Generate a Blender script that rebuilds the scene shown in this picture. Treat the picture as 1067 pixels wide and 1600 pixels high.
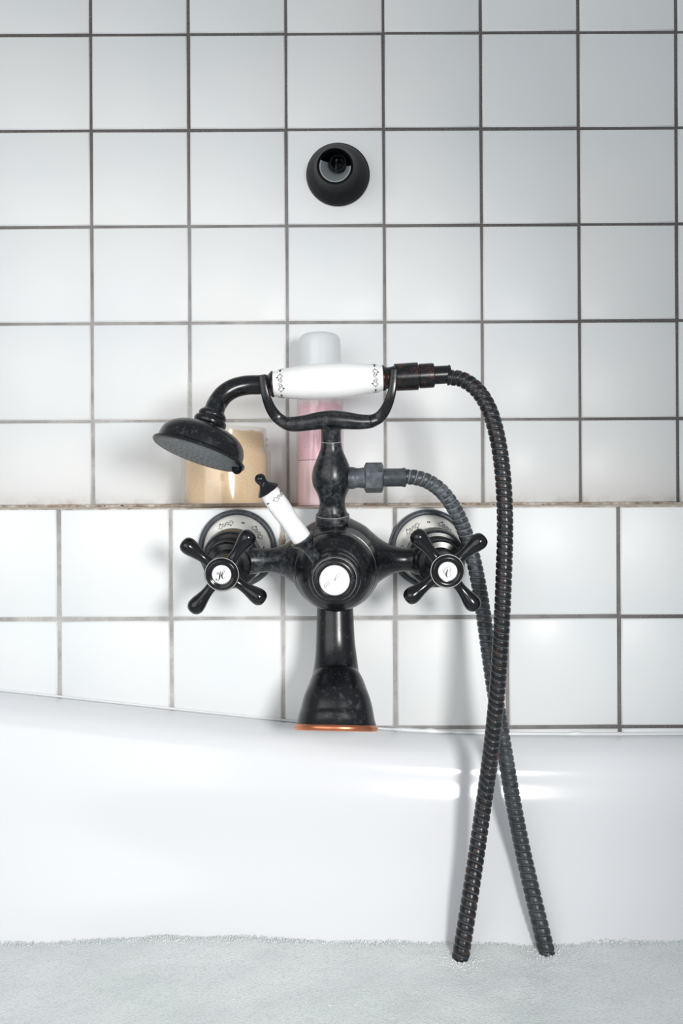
import bpy, bmesh, math, random
from mathutils import Vector, Matrix, Quaternion, noise

for o in list(bpy.data.objects):
    bpy.data.objects.remove(o, do_unlink=True)
scene = bpy.context.scene
COL = scene.collection
random.seed(7)

# ------------------------------------------------------------------ camera
H = 0.70                      # eye height above the floor
F = 1218.0                    # focal length in pixels of the 1067x1600 frame
CX, CY = 533.5, 772.0         # principal point (level camera, horizon at CY)
ROLL = math.radians(0.29)
cam_d = bpy.data.cameras.new('camera')
cam = bpy.data.objects.new('camera', cam_d)
COL.objects.link(cam)
cam_d.sensor_fit = 'VERTICAL'
cam_d.sensor_height = 36.0
cam_d.lens = F / 1600.0 * 36.0
cam_d.shift_y = (CY - 800.0) / 1600.0
cam_d.clip_start = 0.01
cam.location = (0, 0, H)
cam.rotation_euler = (Matrix.Rotation(math.pi / 2, 4, 'X') @ Matrix.Rotation(-ROLL, 4, 'Z')).to_euler()
scene.camera = cam

# ------------------------------------------------------------------ light
w = bpy.data.worlds.new('bathroom_ambient')
scene.world = w
w.use_nodes = True
w.node_tree.nodes['Background'].inputs[0].default_value = (0.90, 0.96, 1.0, 1)
w.node_tree.nodes['Background'].inputs[1].default_value = 0.36

fl = bpy.data.lights.new('camera_flash', 'SPOT')   # zoomed flash head to the right of the camera
fl.energy = 26.5
fl.spot_size = 1.16
fl.spot_blend = 1.0
fl.shadow_soft_size = 0.085
fl.color = (1.0, 0.985, 0.965)
flo = bpy.data.objects.new('camera_flash', fl)
COL.objects.link(flo)
flo.location = (0.288, -0.263, H + 0.064)
aim = Vector((-0.165, 0.72, H - 0.11))
flo.rotation_euler = (aim - Vector(flo.location)).to_track_quat('-Z', 'Y').to_euler()

so = bpy.data.lights.new('soft_fill', 'AREA')     # added fill lamp to lighten shadows, no real source, behind and left of camera
so.shape = 'SQUARE'
so.size = 1.3
so.energy = 11.5
so.color = (1.0, 0.985, 0.97)
soo = bpy.data.objects.new('soft_fill', so)
COL.objects.link(soo)
soo.location = (-0.80, -0.70, H + 0.05)
soo.rotation_euler = (Vector((-0.06, 0.72, H - 0.30)) - Vector(soo.location)).to_track_quat('-Z', 'Y').to_euler()

scene.view_settings.view_transform = 'Standard'
scene.view_settings.look = 'None'
scene.view_settings.gamma = 1.0
scene.view_settings.use_curve_mapping = False
scene.view_settings.exposure = 0.05

YU, YL = 0.800, 0.695         # faces of the upper and the lower tiled wall


def P(px, py, Y):
    """world point seen at a pixel of the photo at distance Y from the lens plane"""
    dx, dy = (px - CX) / F, -(py - CY) / F
    c, s = math.cos(ROLL), math.sin(ROLL)
    return Vector(((dx * c + dy * s) * Y, Y, H + (-dx * s + dy * c) * Y))


# ------------------------------------------------------------------ materials
class NT:
    def __init__(s, name):
        s.m = bpy.data.materials.new(name)
        s.m.use_nodes = True
        s.t = s.m.node_tree
        s.b = s.t.nodes['Principled BSDF']
        s.out = s.t.nodes['Material Output']

    def n(s, typ, **kw):
        nd = s.t.nodes.new(typ)
        for k, v in kw.items():
            if k in nd.inputs:
                nd.inputs[k].default_value = v
            else:
                setattr(nd, k, v)
        return nd

    def l(s, a, b):
        s.t.links.new(a, b)

    def noise(s, scale, detail=3.0, rough=0.5, vec=None):
        nd = s.n('ShaderNodeTexNoise')
        nd.inputs['Scale'].default_value = scale
        nd.inputs['Detail'].default_value = detail
        nd.inputs['Roughness'].default_value = rough
        s.l(vec if vec else s.pos(), nd.inputs['Vector'])
        return nd.outputs['Fac']

    def pos(s):
        if not hasattr(s, '_p'):
            s._p = s.n('ShaderNodeNewGeometry').outputs['Position']
        return s._p

    def ramp(s, fac, lo, hi, a=0.0, b=1.0):
        nd = s.n('ShaderNodeMapRange')
        nd.clamp = True
        nd.inputs[1].default_value = lo
        nd.inputs[2].default_value = hi
        nd.inputs[3].default_value = a
        nd.inputs[4].default_value = b
        s.l(fac, nd.inputs[0])
        return nd.outputs[0]

    def math(s, op, a, b):
        nd = s.n('ShaderNodeMath', operation=op)
        for i, v in enumerate((a, b)):
            if isinstance(v, (int, float)):
                nd.inputs[i].default_value = v
            else:
                s.l(v, nd.inputs[i])
        return nd.outputs[0]

    def mix(s, fac, a, b):
        nd = s.n('ShaderNodeMix', data_type='RGBA')
        if isinstance(fac, (int, float)):
            nd.inputs[0].default_value = fac
        else:
            s.l(fac, nd.inputs[0])
        for i, v in ((6, a), (7, b)):
            if isinstance(v, tuple):
                nd.inputs[i].default_value = v if len(v) == 4 else v + (1,)
            else:
                s.l(v, nd.inputs[i])
        return nd.outputs[2]

    def set(s, **kw):
        for k, v in kw.items():
            k = k.replace('_', ' ')
            if hasattr(v, 'is_linked'):
                s.l(v, s.b.inputs[k])
            elif isinstance(v, tuple):
                s.b.inputs[k].default_value = v if len(v) == 4 else v + (1,)
            else:
                s.b.inputs[k].default_value = v

    def bump(s, h, strength=0.3, dist=0.001):
        nd = s.n('ShaderNodeBump')
        nd.inputs['Strength'].default_value = strength
        nd.inputs['Distance'].default_value = dist
        s.l(h, nd.inputs['Height'])
        s.l(nd.outputs[0], s.b.inputs['Normal'])


def z_of(nt):
    sp = nt.n('ShaderNodeSeparateXYZ')
    nt.l(nt.pos(), sp.inputs[0])
    return sp.outputs


LEDGE_Z = P(533, 793, YL).z


def mat_tile(name, grime):
    t = NT(name)
    base = t.mix(t.ramp(t.noise(7.0), 0.35, 0.65), (0.80, 0.825, 0.84), (0.84, 0.85, 0.85))
    if grime:
        z = z_of(t)[2]
        low = t.ramp(z, LEDGE_Z + 0.0005, LEDGE_Z + 0.014, 1.0, 0.0)
        sq = t.math('POWER', low, 1.6)
        mask = t.math('MULTIPLY', sq, t.ramp(t.noise(60, 5, 0.65), 0.42, 0.68))
        base = t.mix(t.math('MULTIPLY', mask, 0.75), base, (0.42, 0.30, 0.19))
    spots = t.ramp(t.noise(420, 2), 0.74, 0.80)
    base = t.mix(t.math('MULTIPLY', spots, 0.12), base, (0.6, 0.6, 0.58))
    t.set(Base_Color=base, Roughness=t.ramp(t.noise(25, 4), 0.3, 0.7, 0.36, 0.46), IOR=1.45)
    t.bump(t.noise(14, 1), 0.12, 0.002)
    return t.m


def mat_grout(name):
    t = NT(name)
    # lime plus overexposure flare painted into the joints round the taps, dark mould elsewhere
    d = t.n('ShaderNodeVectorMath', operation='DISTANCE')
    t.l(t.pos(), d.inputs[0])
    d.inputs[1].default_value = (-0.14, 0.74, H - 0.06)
    lime_flare = t.ramp(d.outputs['Value'], 0.16, 0.44, 0.85, 0.0)
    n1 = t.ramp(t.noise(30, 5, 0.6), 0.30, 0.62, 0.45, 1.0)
    lime = t.math('MULTIPLY', n1, t.math('ADD', lime_flare, 0.06))  # whitening weight: lime and painted flare together
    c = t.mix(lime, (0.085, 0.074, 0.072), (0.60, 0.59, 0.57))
    c = t.mix(t.math('MULTIPLY', t.ramp(t.noise(600, 2), 0.5, 0.7), 0.5), c, (0.30, 0.28, 0.27))
    t.set(Base_Color=c, Roughness=0.85)
    t.bump(t.noise(900, 3), 0.5, 0.0006)
    return t.m


def mat_metal(name, rough=0.27, lime=0.25, copper=0.0, base=(0.0045, 0.0052, 0.0065), speck=0.5, spec=0.42, groove=None):
    t = NT(name)
    c = t.mix(t.noise(40, 3), base, tuple(v * 1.8 for v in base))
    n = t.noise(190, 8, 0.72)
    big = t.ramp(t.noise(30, 3), 0.36, 0.66, 0.15, 1.0)
    m = t.math('MULTIPLY', t.ramp(n, 0.60 - 0.22 * lime, 0.92 - 0.16 * lime), big)
    m = t.math('MULTIPLY', m, min(1.0, 0.25 + lime))
    if groove:
        at = t.n('ShaderNodeAttribute')
        at.attribute_name = 'groove'
        zz = t.ramp(z_of(t)[2], H - 0.20, H - 0.05, groove[0], groove[1])
        gm = t.math('MULTIPLY', t.math('MULTIPLY', at.outputs['Fac'], zz), t.ramp(t.noise(260, 4), 0.3, 0.6, 0.35, 1.0))
        m = t.math('MULTIPLY', m, t.ramp(z_of(t)[2], H - 0.24, H - 0.06, groove[2], 1.0))
        m = t.math('MAXIMUM', m, gm)
    c = t.mix(t.math('MULTIPLY', m, 0.50), c, (0.40, 0.45, 0.50))
    sp = t.ramp(t.noise(1300, 2), 0.715, 0.76)
    c = t.mix(t.math('MULTIPLY', sp, speck), c, (0.45, 0.48, 0.52))
    r = t.math('ADD', t.math('MULTIPLY', m, 0.25), rough)
    met = 0.0
    if copper:
        cm = t.math('MULTIPLY', t.ramp(t.noise(150, 6, 0.7), 0.62 - 0.2 * copper, 0.74 - 0.1 * copper), min(1, copper))
        c = t.mix(cm, c, (0.16, 0.058, 0.04))
        met = t.math('MULTIPLY', cm, 0.6)
    t.set(Base_Color=c, Roughness=r, Metallic=met, Specular_IOR_Level=spec)
    t.bump(t.noise(700, 3), 0.08, 0.0004)
    return t.m


def mat_plain(name, col, rough=0.3, spec=0.5, metallic=0.0, coat=0.0):
    t = NT(name)
    c = t.mix(t.noise(30, 3), tuple(v * 0.94 for v in col), tuple(min(1, v * 1.03) for v in col))
    t.set(Base_Color=c, Roughness=rough, Specular_IOR_Level=spec, Metallic=metallic, Coat_Weight=coat)
    return t.m


def mat_glass(name, tint, gloss_rough=0.02, body=0.0, body_col=(1, 1, 1)):
    """clear wall: see-through with a surface reflection, optionally a little milky"""
    t = NT(name)
    tr = t.n('ShaderNodeBsdfTransparent')
    tr.inputs[0].default_value = tint + (1,)
    gl = t.n('ShaderNodeBsdfGlossy')
    gl.inputs['Roughness'].default_value = gloss_rough
    lw = t.n('ShaderNodeLayerWeight')
    fr = t.math('ADD', t.math('MULTIPLY', t.math('POWER', lw.outputs['Facing'], 4.0), 0.45), 0.06)
    mx = t.n('ShaderNodeMixShader')
    t.l(fr, mx.inputs[0])
    src = tr.outputs[0]
    if body:
        df = t.n('ShaderNodeBsdfDiffuse')
        df.inputs[0].default_value = body_col + (1,)
        m2 = t.n('ShaderNodeMixShader')
        m2.inputs[0].default_value = body
        t.l(src, m2.inputs[1])
        t.l(df.outputs[0], m2.inputs[2])
        src = m2.outputs[0]
    t.l(src, mx.inputs[1])
    t.l(gl.outputs[0], mx.inputs[2])
    t.l(mx.outputs[0], t.out.inputs[0])
    return t.m


M = {}
M['tile_up'] = mat_tile('white_glazed_tile', True)
M['tile_low'] = mat_tile('white_glazed_tile_low', False)
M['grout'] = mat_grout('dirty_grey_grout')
M['black'] = mat_metal('black_bronze', 0.25, 0.30)
M['black_gloss'] = mat_metal('black_bronze_gloss', 0.17, 0.0, speck=0.05)
M['black_lime'] = mat_metal('black_bronze_limed', 0.28, 0.66, speck=0.8)
M['nut_lime'] = mat_metal('grey_limed_fitting', 0.33, 1.5, base=(0.016, 0.019, 0.023), speck=0.8)
M['edge'] = mat_plain('worn_bright_edge', (0.55, 0.54, 0.53), 0.35, metallic=0.3)
M['black_matt'] = mat_metal('black_matt', 0.42, 0.0, base=(0.0035, 0.0045, 0.005), speck=0.1, spec=0.10)
M['rim_grey'] = mat_metal('grey_worn_rim', 0.34, 0.6, base=(0.035, 0.042, 0.050))
M['copper_black'] = mat_metal('worn_copper_black', 0.25, 0.05, copper=0.55)
M['hose_a'] = mat_metal('hose_black_copper', 0.28, 0.45, copper=0.40, speck=0.3, groove=(0.30, 0.22, 1.0))
M['hose_b'] = mat_metal('hose_grey_limed', 0.33, 1.1, base=(0.010, 0.012, 0.014), speck=0.7, groove=(0.35, 0.95, 0.35))
M['face'] = mat_metal('spray_face_grey', 0.45, 0.9, base=(0.07, 0.08, 0.085), speck=0.6)
M['copper'] = mat_plain('bare_copper', (0.62, 0.23, 0.12), 0.28, metallic=0.9)
M['porcelain'] = mat_plain('white_porcelain', (0.86, 0.865, 0.86), 0.10, coat=0.3)
M['porcelain_warm'] = mat_plain('warm_porcelain', (0.82, 0.81, 0.76), 0.14, coat=0.3)
M['ink'] = mat_plain('black_print', (0.02, 0.02, 0.022), 0.5)
M['ink_grey'] = mat_plain('grey_print', (0.30, 0.31, 0.33), 0.6)
M['ink_red'] = mat_plain('red_bronze_print', (0.20, 0.075, 0.065), 0.5)
M['ink_tan'] = mat_plain('tan_print', (0.62, 0.44, 0.26), 0.6)
M['grey_plastic'] = mat_plain('grey_plastic', (0.30, 0.34, 0.36), 0.4)
M['silicone'] = mat_plain('white_silicone', (0.80, 0.82, 0.83), 0.35)
M['floor'] = mat_plain('grey_floor', (0.35, 0.36, 0.37), 0.5)


def mat_enamel():
    t = NT('white_enamel')
    c = t.mix(t.noise(4, 2), (0.785, 0.80, 0.825), (0.80, 0.81, 0.835))
    t.set(Base_Color=c, Roughness=0.16, IOR=1.45)
    t.bump(t.noise(9, 1), 0.05, 0.003)
    return t.m


M['enamel'] = mat_enamel()


def mat_ledge():
    t = NT('grimy_ledge')
    y = z_of(t)[1]
    edge = t.math('MAXIMUM', t.ramp(y, YL + 0.002, YL + 0.016, 1.0, 0.0), t.ramp(y, YU - 0.022, YU - 0.003, 0.0, 1.0))
    g = t.math('MULTIPLY', t.ramp(t.noise(90, 5, 0.65), 0.34, 0.60), t.math('ADD', t.math('MULTIPLY', edge, 0.7), 0.3))
    c = t.mix(g, (0.74, 0.69, 0.62), (0.33, 0.23, 0.15))
    c = t.mix(t.math('MULTIPLY', t.ramp(t.noise(240, 4), 0.62, 0.7), edge), c, (0.05, 0.035, 0.025))
    t.set(Base_Color=c, Roughness=0.6)
    return t.m


M['ledge'] = mat_ledge()


def mat_foam():
    t = NT('milky_foam_water')
    big = t.ramp(t.noise(11, 3), 0.38, 0.62)
    c = t.mix(big, (0.78, 0.83, 0.825), (0.86, 0.89, 0.89))
    v = t.n('ShaderNodeTexVoronoi')
    v.inputs['Scale'].default_value = 620
    t.l(t.pos(), v.inputs['Vector'])
    cell = t.ramp(v.outputs['Distance'], 0.0, 0.65)
    c = t.mix(t.math('MULTIPLY', t.ramp(v.outputs['Distance'], 0.55, 0.8), 0.35), c, (0.52, 0.58, 0.58))
    t.set(Base_Color=c, Roughness=0.42, Specular_IOR_Level=0.4)
    t.bump(t.math('SUBTRACT', 1.0, cell), 0.35, 0.0007)
    return t.m


M['foam'] = mat_foam()
M['bubble'] = mat_plain('foam_bubble', (0.76, 0.80, 0.80), 0.12)


def mat_scrub():
    t = NT('peach_scrub')
    g = t.noise(420, 4, 0.6)
    c = t.mix(t.ramp(g, 0.4, 0.62), (0.96, 0.72, 0.38), (0.97, 0.81, 0.54))
    c = t.mix(t.ramp(t.noise(55, 4), 0.5, 0.75), c, (0.95, 0.76, 0.50))
    c = t.mix(t.math('MULTIPLY', t.ramp(t.noise(800, 2), 0.70, 0.76), 0.7), c, (0.55, 0.33, 0.12))
    t.set(Base_Color=c, Roughness=0.55, Subsurface_Weight=0.0)
    t.bump(g, 0.5, 0.0012)
    return t.m


M['scrub'] = mat_scrub()
M['jar_glass'] = mat_glass('jar_glass', (0.98, 0.96, 0.94), 0.13, 0.10, (0.95, 0.9, 0.86))
M['pink_glass'] = mat_glass('pink_bottle_plastic', (0.99, 0.93, 0.94), 0.07, 0.14, (0.95, 0.75, 0.78))
M['pink_low'] = mat_plain('pale_pink_lotion', (0.97, 0.82, 0.84), 0.4)


def mat_pink_up():
    t = NT('pink_gel')
    c = t.mix(t.ramp(t.noise(60, 4), 0.4, 0.65), (0.88, 0.57, 0.65), (0.93, 0.70, 0.76))
    t.set(Base_Color=c, Roughness=0.3)
    return t.m


M['pink_up'] = mat_pink_up()
M['cap'] = mat_plain('frosted_cap', (0.68, 0.71, 0.73), 0.22)

# ------------------------------------------------------------------ mesh helpers


def finish(name, bm, mat, parent=None, root=None, angle=35, loc=None):
    """links a bmesh whose vertices are in world coordinates; root = the top-level Empty (for its offset)"""
    bmesh.ops.recalc_face_normals(bm, faces=bm.faces)
    off = Vector((0, 0, 0))
    if root is not None:
        off = Vector(root.location)
    elif loc is not None:
        off = Vector(loc)
    if off.length:
        bmesh.ops.translate(bm, verts=bm.verts, vec=-off)
    me = bpy.data.meshes.new(name)
    bm.to_mesh(me)
    bm.free()
    me.shade_smooth()
    me.set_sharp_from_angle(angle=math.radians(angle))
    me.materials.append(M[mat])
    o = bpy.data.objects.new(name, me)
    COL.objects.link(o)
    if parent is not None:
        o.parent = parent
    elif loc is not None:
        o.location = off
    return o


def tag(o, label=None, cat=None, group=None, kind=None):
    if label:
        o['label'] = label
    if cat:
        o['category'] = cat
    if group:
        o['group'] = group
    if kind:
        o['kind'] = kind
    return o


def empty(name, loc, label, cat):
    o = bpy.data.objects.new(name, None)
    o.empty_display_size = 0.02
    o.location = loc
    COL.objects.link(o)
    return tag(o, label, cat)


def frame(D):
    D = D.normalized()
    up = Vector((0, 0, 1)) if abs(D.z) < 0.9 else Vector((0, -1, 0))
    u = (up - D * up.dot(D)).normalized()
    v = D.cross(u)
    return D, u, v


def cr(pts, n):
    """Catmull-Rom resample of a list of tuples"""
    out = []
    m = len(pts)
    for i in range(m - 1):
        p0 = pts[max(i - 1, 0)]
        p1, p2 = pts[i], pts[i + 1]
        p3 = pts[min(i + 2, m - 1)]
        for k in range(n):
            t = k / n
            out.append(tuple(0.5 * ((2 * b) + (-a + c) * t + (2 * a - 5 * b + 4 * c - d) * t * t
                                    + (-a + 3 * b - 3 * c + d) * t ** 3) for a, b, c, d in zip(p0, p1, p2, p3)))
    out.append(tuple(pts[-1]))
    return out


def lathe(bm, prof, O, D, segs=40, cap=True, rot=0.0):
    D, u, v = frame(D)
    rings = []
    for h, r in prof:
        if r < 1e-6:
            rings.append([bm.verts.new(O + D * h)])
            continue
        rings.append([bm.verts.new(O + D * h + (u * math.cos(a) + v * math.sin(a)) * r)
                      for a in (rot + 2 * math.pi * k / segs for k in range(segs))])
    for a, b in zip(rings, rings[1:]):
        if len(a) == 1 and len(b) == 1:
            continue
        for k in range(segs):
            k2 = (k + 1) % segs
            if len(a) == 1:
                bm.faces.new((a[0], b[k], b[k2]))
            elif len(b) == 1:
                bm.faces.new((a[k], b[0], a[k2]))
            else:
                bm.faces.new((a[k], b[k], b[k2], a[k2]))
    if cap:
        for rg in (rings[0], rings[-1]):
            if len(rg) > 2:
                bm.faces.new(rg)
    return bm


def sweep(bm, pts, radii, ref, segs=20, sub=6, cap=True, power=2.0):
    """tube along pts; radii = (a along ref-side, b) per point; ref = vector kept in the section plane"""
    rows = cr([tuple(p) + tuple(r) for p, r in zip(pts, radii)], sub)
    P3 = [Vector(r[:3]) for r in rows]
    rings = []
    for i, p in enumerate(P3):
        T = (P3[min(i + 1, len(P3) - 1)] - P3[max(i - 1, 0)]).normalized()
        u = (ref - T * ref.dot(T)).normalized()
        v = T.cross(u)
        a, b = rows[i][3], rows[i][4]
        ring = []
        for k in range(segs):
            th = 2 * math.pi * k / segs
            c, s = math.cos(th), math.sin(th)
            e = 2.0 / power
            ring.append(bm.verts.new(p + u * a * math.copysign(abs(c) ** e, c) + v * b * math.copysign(abs(s) ** e, s)))
        rings.append(ring)
    for A, B in zip(rings, rings[1:]):
        for k in range(segs):
            k2 = (k + 1) % segs
            bm.faces.new((A[k], B[k], B[k2], A[k2]))
    if cap:
        bm.faces.new(rings[0])
        bm.faces.new(rings[-1])
    return bm


def ball(bm, c, r, sub=2, sc=(1, 1, 1)):
    g = bmesh.ops.create_icosphere(bm, subdivisions=sub, radius=r)
    for v in g['verts']:
        v.co = Vector((v.co.x * sc[0], v.co.y * sc[1], v.co.z * sc[2])) + c
    return bm


def box(bm, lo, hi):
    g = bmesh.ops.create_cube(bm, size=1.0)
    lo, hi = Vector(lo), Vector(hi)
    for v in g['verts']:
        v.co = Vector([(lo[i] + hi[i]) / 2 + v.co[i] * (hi[i] - lo[i]) for i in range(3)])
    return bm


def wire(bm, pts, r, segs=5):
    """thin round line through 3D points"""
    rings = []
    n = len(pts)
    for i, p in enumerate(pts):
        T = (pts[min(i + 1, n - 1)] - pts[max(i - 1, 0)])
        if T.length < 1e-9:
            T = Vector((0, 0, 1))
        D, u, v = frame(T)
        rings.append([bm.verts.new(p + (u * math.cos(2 * math.pi * k / segs) + v * math.sin(2 * math.pi * k / segs)) * r)
                      for k in range(segs)])
    for A, B in zip(rings, rings[1:]):
        for k in range(segs):
            k2 = (k + 1) % segs
            bm.faces.new((A[k], B[k], B[k2], A[k2]))
    bm.faces.new(rings[0])
    bm.faces.new(rings[-1])


def ribbon(bm, pts2, fmap, th=0.00006):
    """pen stroke: pts2 = (x, y, width); fmap(x, y) -> (point, normal)"""
    rows = cr(pts2, 5)
    L, R = [], []
    for i, (x, y, wd) in enumerate(rows):
        x0, y0, _ = rows[max(i - 1, 0)]
        x1, y1, _ = rows[min(i + 1, len(rows) - 1)]
        dx, dy = x1 - x0, y1 - y0
        ln = math.hypot(dx, dy) or 1
        nx, ny = -dy / ln * wd / 2, dx / ln * wd / 2
        for lst, s in ((L, 1), (R, -1)):
            p, nn = fmap(x + nx * s, y + ny * s)
            lst.append(bm.verts.new(p + nn * th))
    for i in range(len(L) - 1):
        bm.faces.new((L[i], R[i], R[i + 1], L[i + 1]))


# ------------------------------------------------------------------ setting: tiled walls
TILE = 0.0972


def tile_mesh(name, mat):
    bm = bmesh.new()
    h, t, b = 0.5, 0.007, 0.0016
    bb = b / TILE
    # front face slightly pillowed with a bevelled edge; local x,z in tile units, y in metres (front at 0)
    loops = []
    for inset, y in ((0.0, t), (0.0, b), (bb * 0.35, b * 0.32), (bb, 0.0)):
        e = h - inset
        loops.append([bm.verts.new((x * e, y, z * e)) for x, z in ((-1, -1), (1, -1), (1, 1), (-1, 1))])
    for A, B in zip(loops, loops[1:]):
        for k in range(4):
            bm.faces.new((A[k], A[(k + 1) % 4], B[(k + 1) % 4], B[k]))
    bm.faces.new(loops[-1])
    bmesh.ops.recalc_face_normals(bm, faces=bm.faces)
    for f in bm.faces:
        if f.normal.y > 0.5:
            f.normal_flip()
    me = bpy.data.meshes.new(name)
    bm.to_mesh(me)
    bm.free()
    me.shade_smooth()
    me.set_sharp_from_angle(angle=math.radians(50))
    me.materials.append(M[mat])
    return me


def tiled(wall, me, xs, zs, Y, g=0.0030):
    for i in range(len(xs) - 1):
        for j in range(len(zs) - 1):
            o = bpy.data.objects.new('tile', me)
            COL.objects.link(o)
            o.parent = wall
            sx, sz = abs(xs[i + 1] - xs[i]) - g, abs(zs[j + 1] - zs[j]) - g
            jx, jz = random.uniform(-.00025, .00025), random.uniform(-.0003, .0003)
            o.location = ((xs[i] + xs[i + 1]) / 2 + jx, Y + random.uniform(-.0002, .0003), (zs[j] + zs[j + 1]) / 2 + jz)
            o.scale = (sx, 1, sz)
            o.rotation_euler = (random.uniform(-.003, .003), random.uniform(-.0022, .0022), random.uniform(-.003, .003))


xs_u = [P(143.4 + 152.55 * k, 503.5, YU).x for k in range(-3, 9)]
zs_u = [P(533, y, YU).z for y in (-398, -248, -98, 51.6, 201.5, 352.0, 503.3, 656.3)] + [LEDGE_Z + 0.0005]
xs_l = [P(91.6 + 175.25 * k, 966, YL).x for k in range(-3, 9)]
zs_l = [LEDGE_Z + 0.0012] + [P(533, y, YL).z for y in (965.6, 1138.3, 1310.0)]

bm = bmesh.new()
box(bm, (xs_u[0], YU + 0.0016, 0.0), (xs_u[-1], YU + 0.06, zs_u[0]))
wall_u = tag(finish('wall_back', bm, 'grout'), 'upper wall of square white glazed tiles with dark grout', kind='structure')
tiled(wall_u, tile_mesh('tile_upper', 'tile_up'), xs_u, zs_u, YU)

bm = bmesh.new()
box(bm, (xs_l[0], YL + 0.0016, 0.0), (xs_l[-1], YU + 0.0015, LEDGE_Z - 0.0008))
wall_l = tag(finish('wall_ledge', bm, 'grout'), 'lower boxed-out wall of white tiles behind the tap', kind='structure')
tiled(wall_l, tile_mesh('tile_lower', 'tile_low'), xs_l, zs_l, YL, 0.0034)

bm = bmesh.new()                                   # ledge top with grime
box(bm, (xs_l[0], YL + 0.0002, LEDGE_Z - 0.0007), (xs_l[-1], YU + 0.0012, LEDGE_Z))
tag(finish('trim_1', bm, 'ledge'), 'grimy ledge top above the lower tiles', kind='structure')
bm = bmesh.new()                                   # brown bead along the joint
pts, rad = [], []
for k in range(90):
    x = xs_l[0] + (xs_l[-1] - xs_l[0]) * k / 89
    pts.append(Vector((x, YU - 0.001, LEDGE_Z + 0.0006)))
    r = 0.0016 + 0.0012 * noise.noise(Vector((x * 30, 0, 0)))
    rad.append((max(r, 0.0008), max(r, 0.0008)))
sweep(bm, pts, rad, Vector((0, 0, 1)), 8, 2)
tag(finish('trim_2', bm, 'ledge'), 'brown stained joint between ledge and upper tiles', kind='structure')

bm = bmesh.new()
box(bm, (xs_u[0], -1.0, -0.05), (xs_u[-1], YU + 0.06, 0.0))
tag(finish('floor', bm, 'floor'), 'grey bathroom floor under the bathtub', kind='structure')

bm = bmesh.new()                                   # crumbled joint beside the left inlet
for cx_, cy_, rr_ in ((441, 836, 4.5), (440, 845, 6.5), (438, 853, 5.5), (442, 858, 4.5), (436, 848, 4.0)):
    ball(bm, P(cx_, cy_, YL + 0.0006), rr_ * YL / F, 2, (1.0, 0.35, 1.0))
for v in bm.verts:
    v.co += Vector((1, 0.3, 1)) * 0.0012 * noise.noise(v.co * 500)
tag(finish('trim_4', bm, 'ledge'), 'crumbled brown joint beside the left tap inlet', kind='structure')

# ------------------------------------------------------------------ bathtub
TX0, TX1, TY0, TY1, TR = -0.78, 0.82, -0.06, YL - 0.0015, 0.31


def contour(d, n_arc=14, n_long=90, n_short=14):
    x0, x1, y0, y1, R = TX0 + d, TX1 - d, TY0 + d, TY1 - d, TR - d
    pts = []

    def arc(cx, cy, a0):
        for k in range(n_arc):
            a = a0 + math.pi / 2 * k / n_arc
            pts.append((cx + R * math.cos(a), cy + R * math.sin(a)))

    def line(a, b, n):
        for k in range(n):
            t = k / n
            pts.append((a[0] + (b[0] - a[0]) * t, a[1] + (b[1] - a[1]) * t))
    arc(x1 - R, y1 - R, 0)
    line((x1 - R, y1), (x0 + R, y1), n_long)
    arc(x0 + R, y1 - R, math.pi / 2)
    line((x0, y1 - R), (x0, y0 + R), n_short)
    arc(x0 + R, y0 + R, math.pi)
    line((x0 + R, y0), (x1 - R, y0), n_long)
    arc(x1 - R, y0 + R, 1.5 * math.pi)
    line((x1, y0 + R), (x1, y1 - R), n_short)
    return pts


def rise(x):
    k = 0.05
    s = 0.07 - max(x, -0.62)
    return 0.1125 * (k * math.log(1 + math.exp(s / k)))


tub_prof = [(0.10, -0.69), (0.07, -0.60), (0.03, -0.45), (0.004, -0.30), (0.0, -0.236), (0.0012, -0.2215), (0.0045, -0.2160),
            (0.011, -0.2140), (0.022, -0.2155), (0.034, -0.2215), (0.0415, -0.232), (0.0455, -0.2455), (0.0505, -0.258),
            (0.060, -0.2725), (0.078, -0.295), (0.095, -0.317), (0.1125, -0.338), (0.14, -0.375), (0.18, -0.43),
            (0.215, -0.46), (0.26, -0.474), (0.30, -0.478)]
WATER_Z = H - 0.3365


def build_tub():
    bm = bmesh.new()
    prof = cr(tub_prof, 5)
    rings = []
    for d, z in prof:
        ring = []
        for x, y in contour(d):
            wgt = 1.0
            if z < -0.24:
                t = min(1.0, max(0.0, (-0.24 - z) / 0.105))
                wgt = 1 - t * t * (3 - 2 * t)
            ring.append(bm.verts.new((x, y, H + z + rise(x) * wgt)))
        rings.append(ring)
    n = len(rings[0])
    for A, B in zip(rings, rings[1:]):
        for k in range(n):
            bm.faces.new((A[k], A[(k + 1) % n], B[(k + 1) % n], B[k]))
    bm.faces.new(rings[-1])
    bm.faces.new(rings[0])
    return finish('bathtub', bm, 'enamel', angle=60)


tub = tag(build_tub(), 'white enamel bathtub with rolled rim sloping up to the left', 'bathtub')

bm = bmesh.new()                                   # silicone seal between tub and wall
pts, rad = [], []
for k in range(140):
    x = -0.40 + 0.95 * k / 139
    pts.append(Vector((x, YL - 0.0012, H - 0.2152 + rise(x))))
    n1 = noise.noise(Vector((x * 60, 3, 0)))
    r = (0.0021 if x > 0.05 else 0.0011) + max(0, n1 - 0.25) * 0.008 * (1 if x > 0.07 else 0.2)
    rad.append((r, min(r, 0.0025)))
sweep(bm, pts, rad, Vector((0, 0, 1)), 8, 2)
tag(finish('trim_3', bm, 'silicone'), 'white silicone seal along the bathtub rim', kind='structure')


# ------------------------------------------------------------------ water with foam
def fine(a, b, lo, hi, s_f, s_c):
    out, x = [], a
    while x < b:
        out.append(x)
        x += s_f if lo - 1e-6 <= x < hi else s_c
    out.append(b)
    return out


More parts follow.
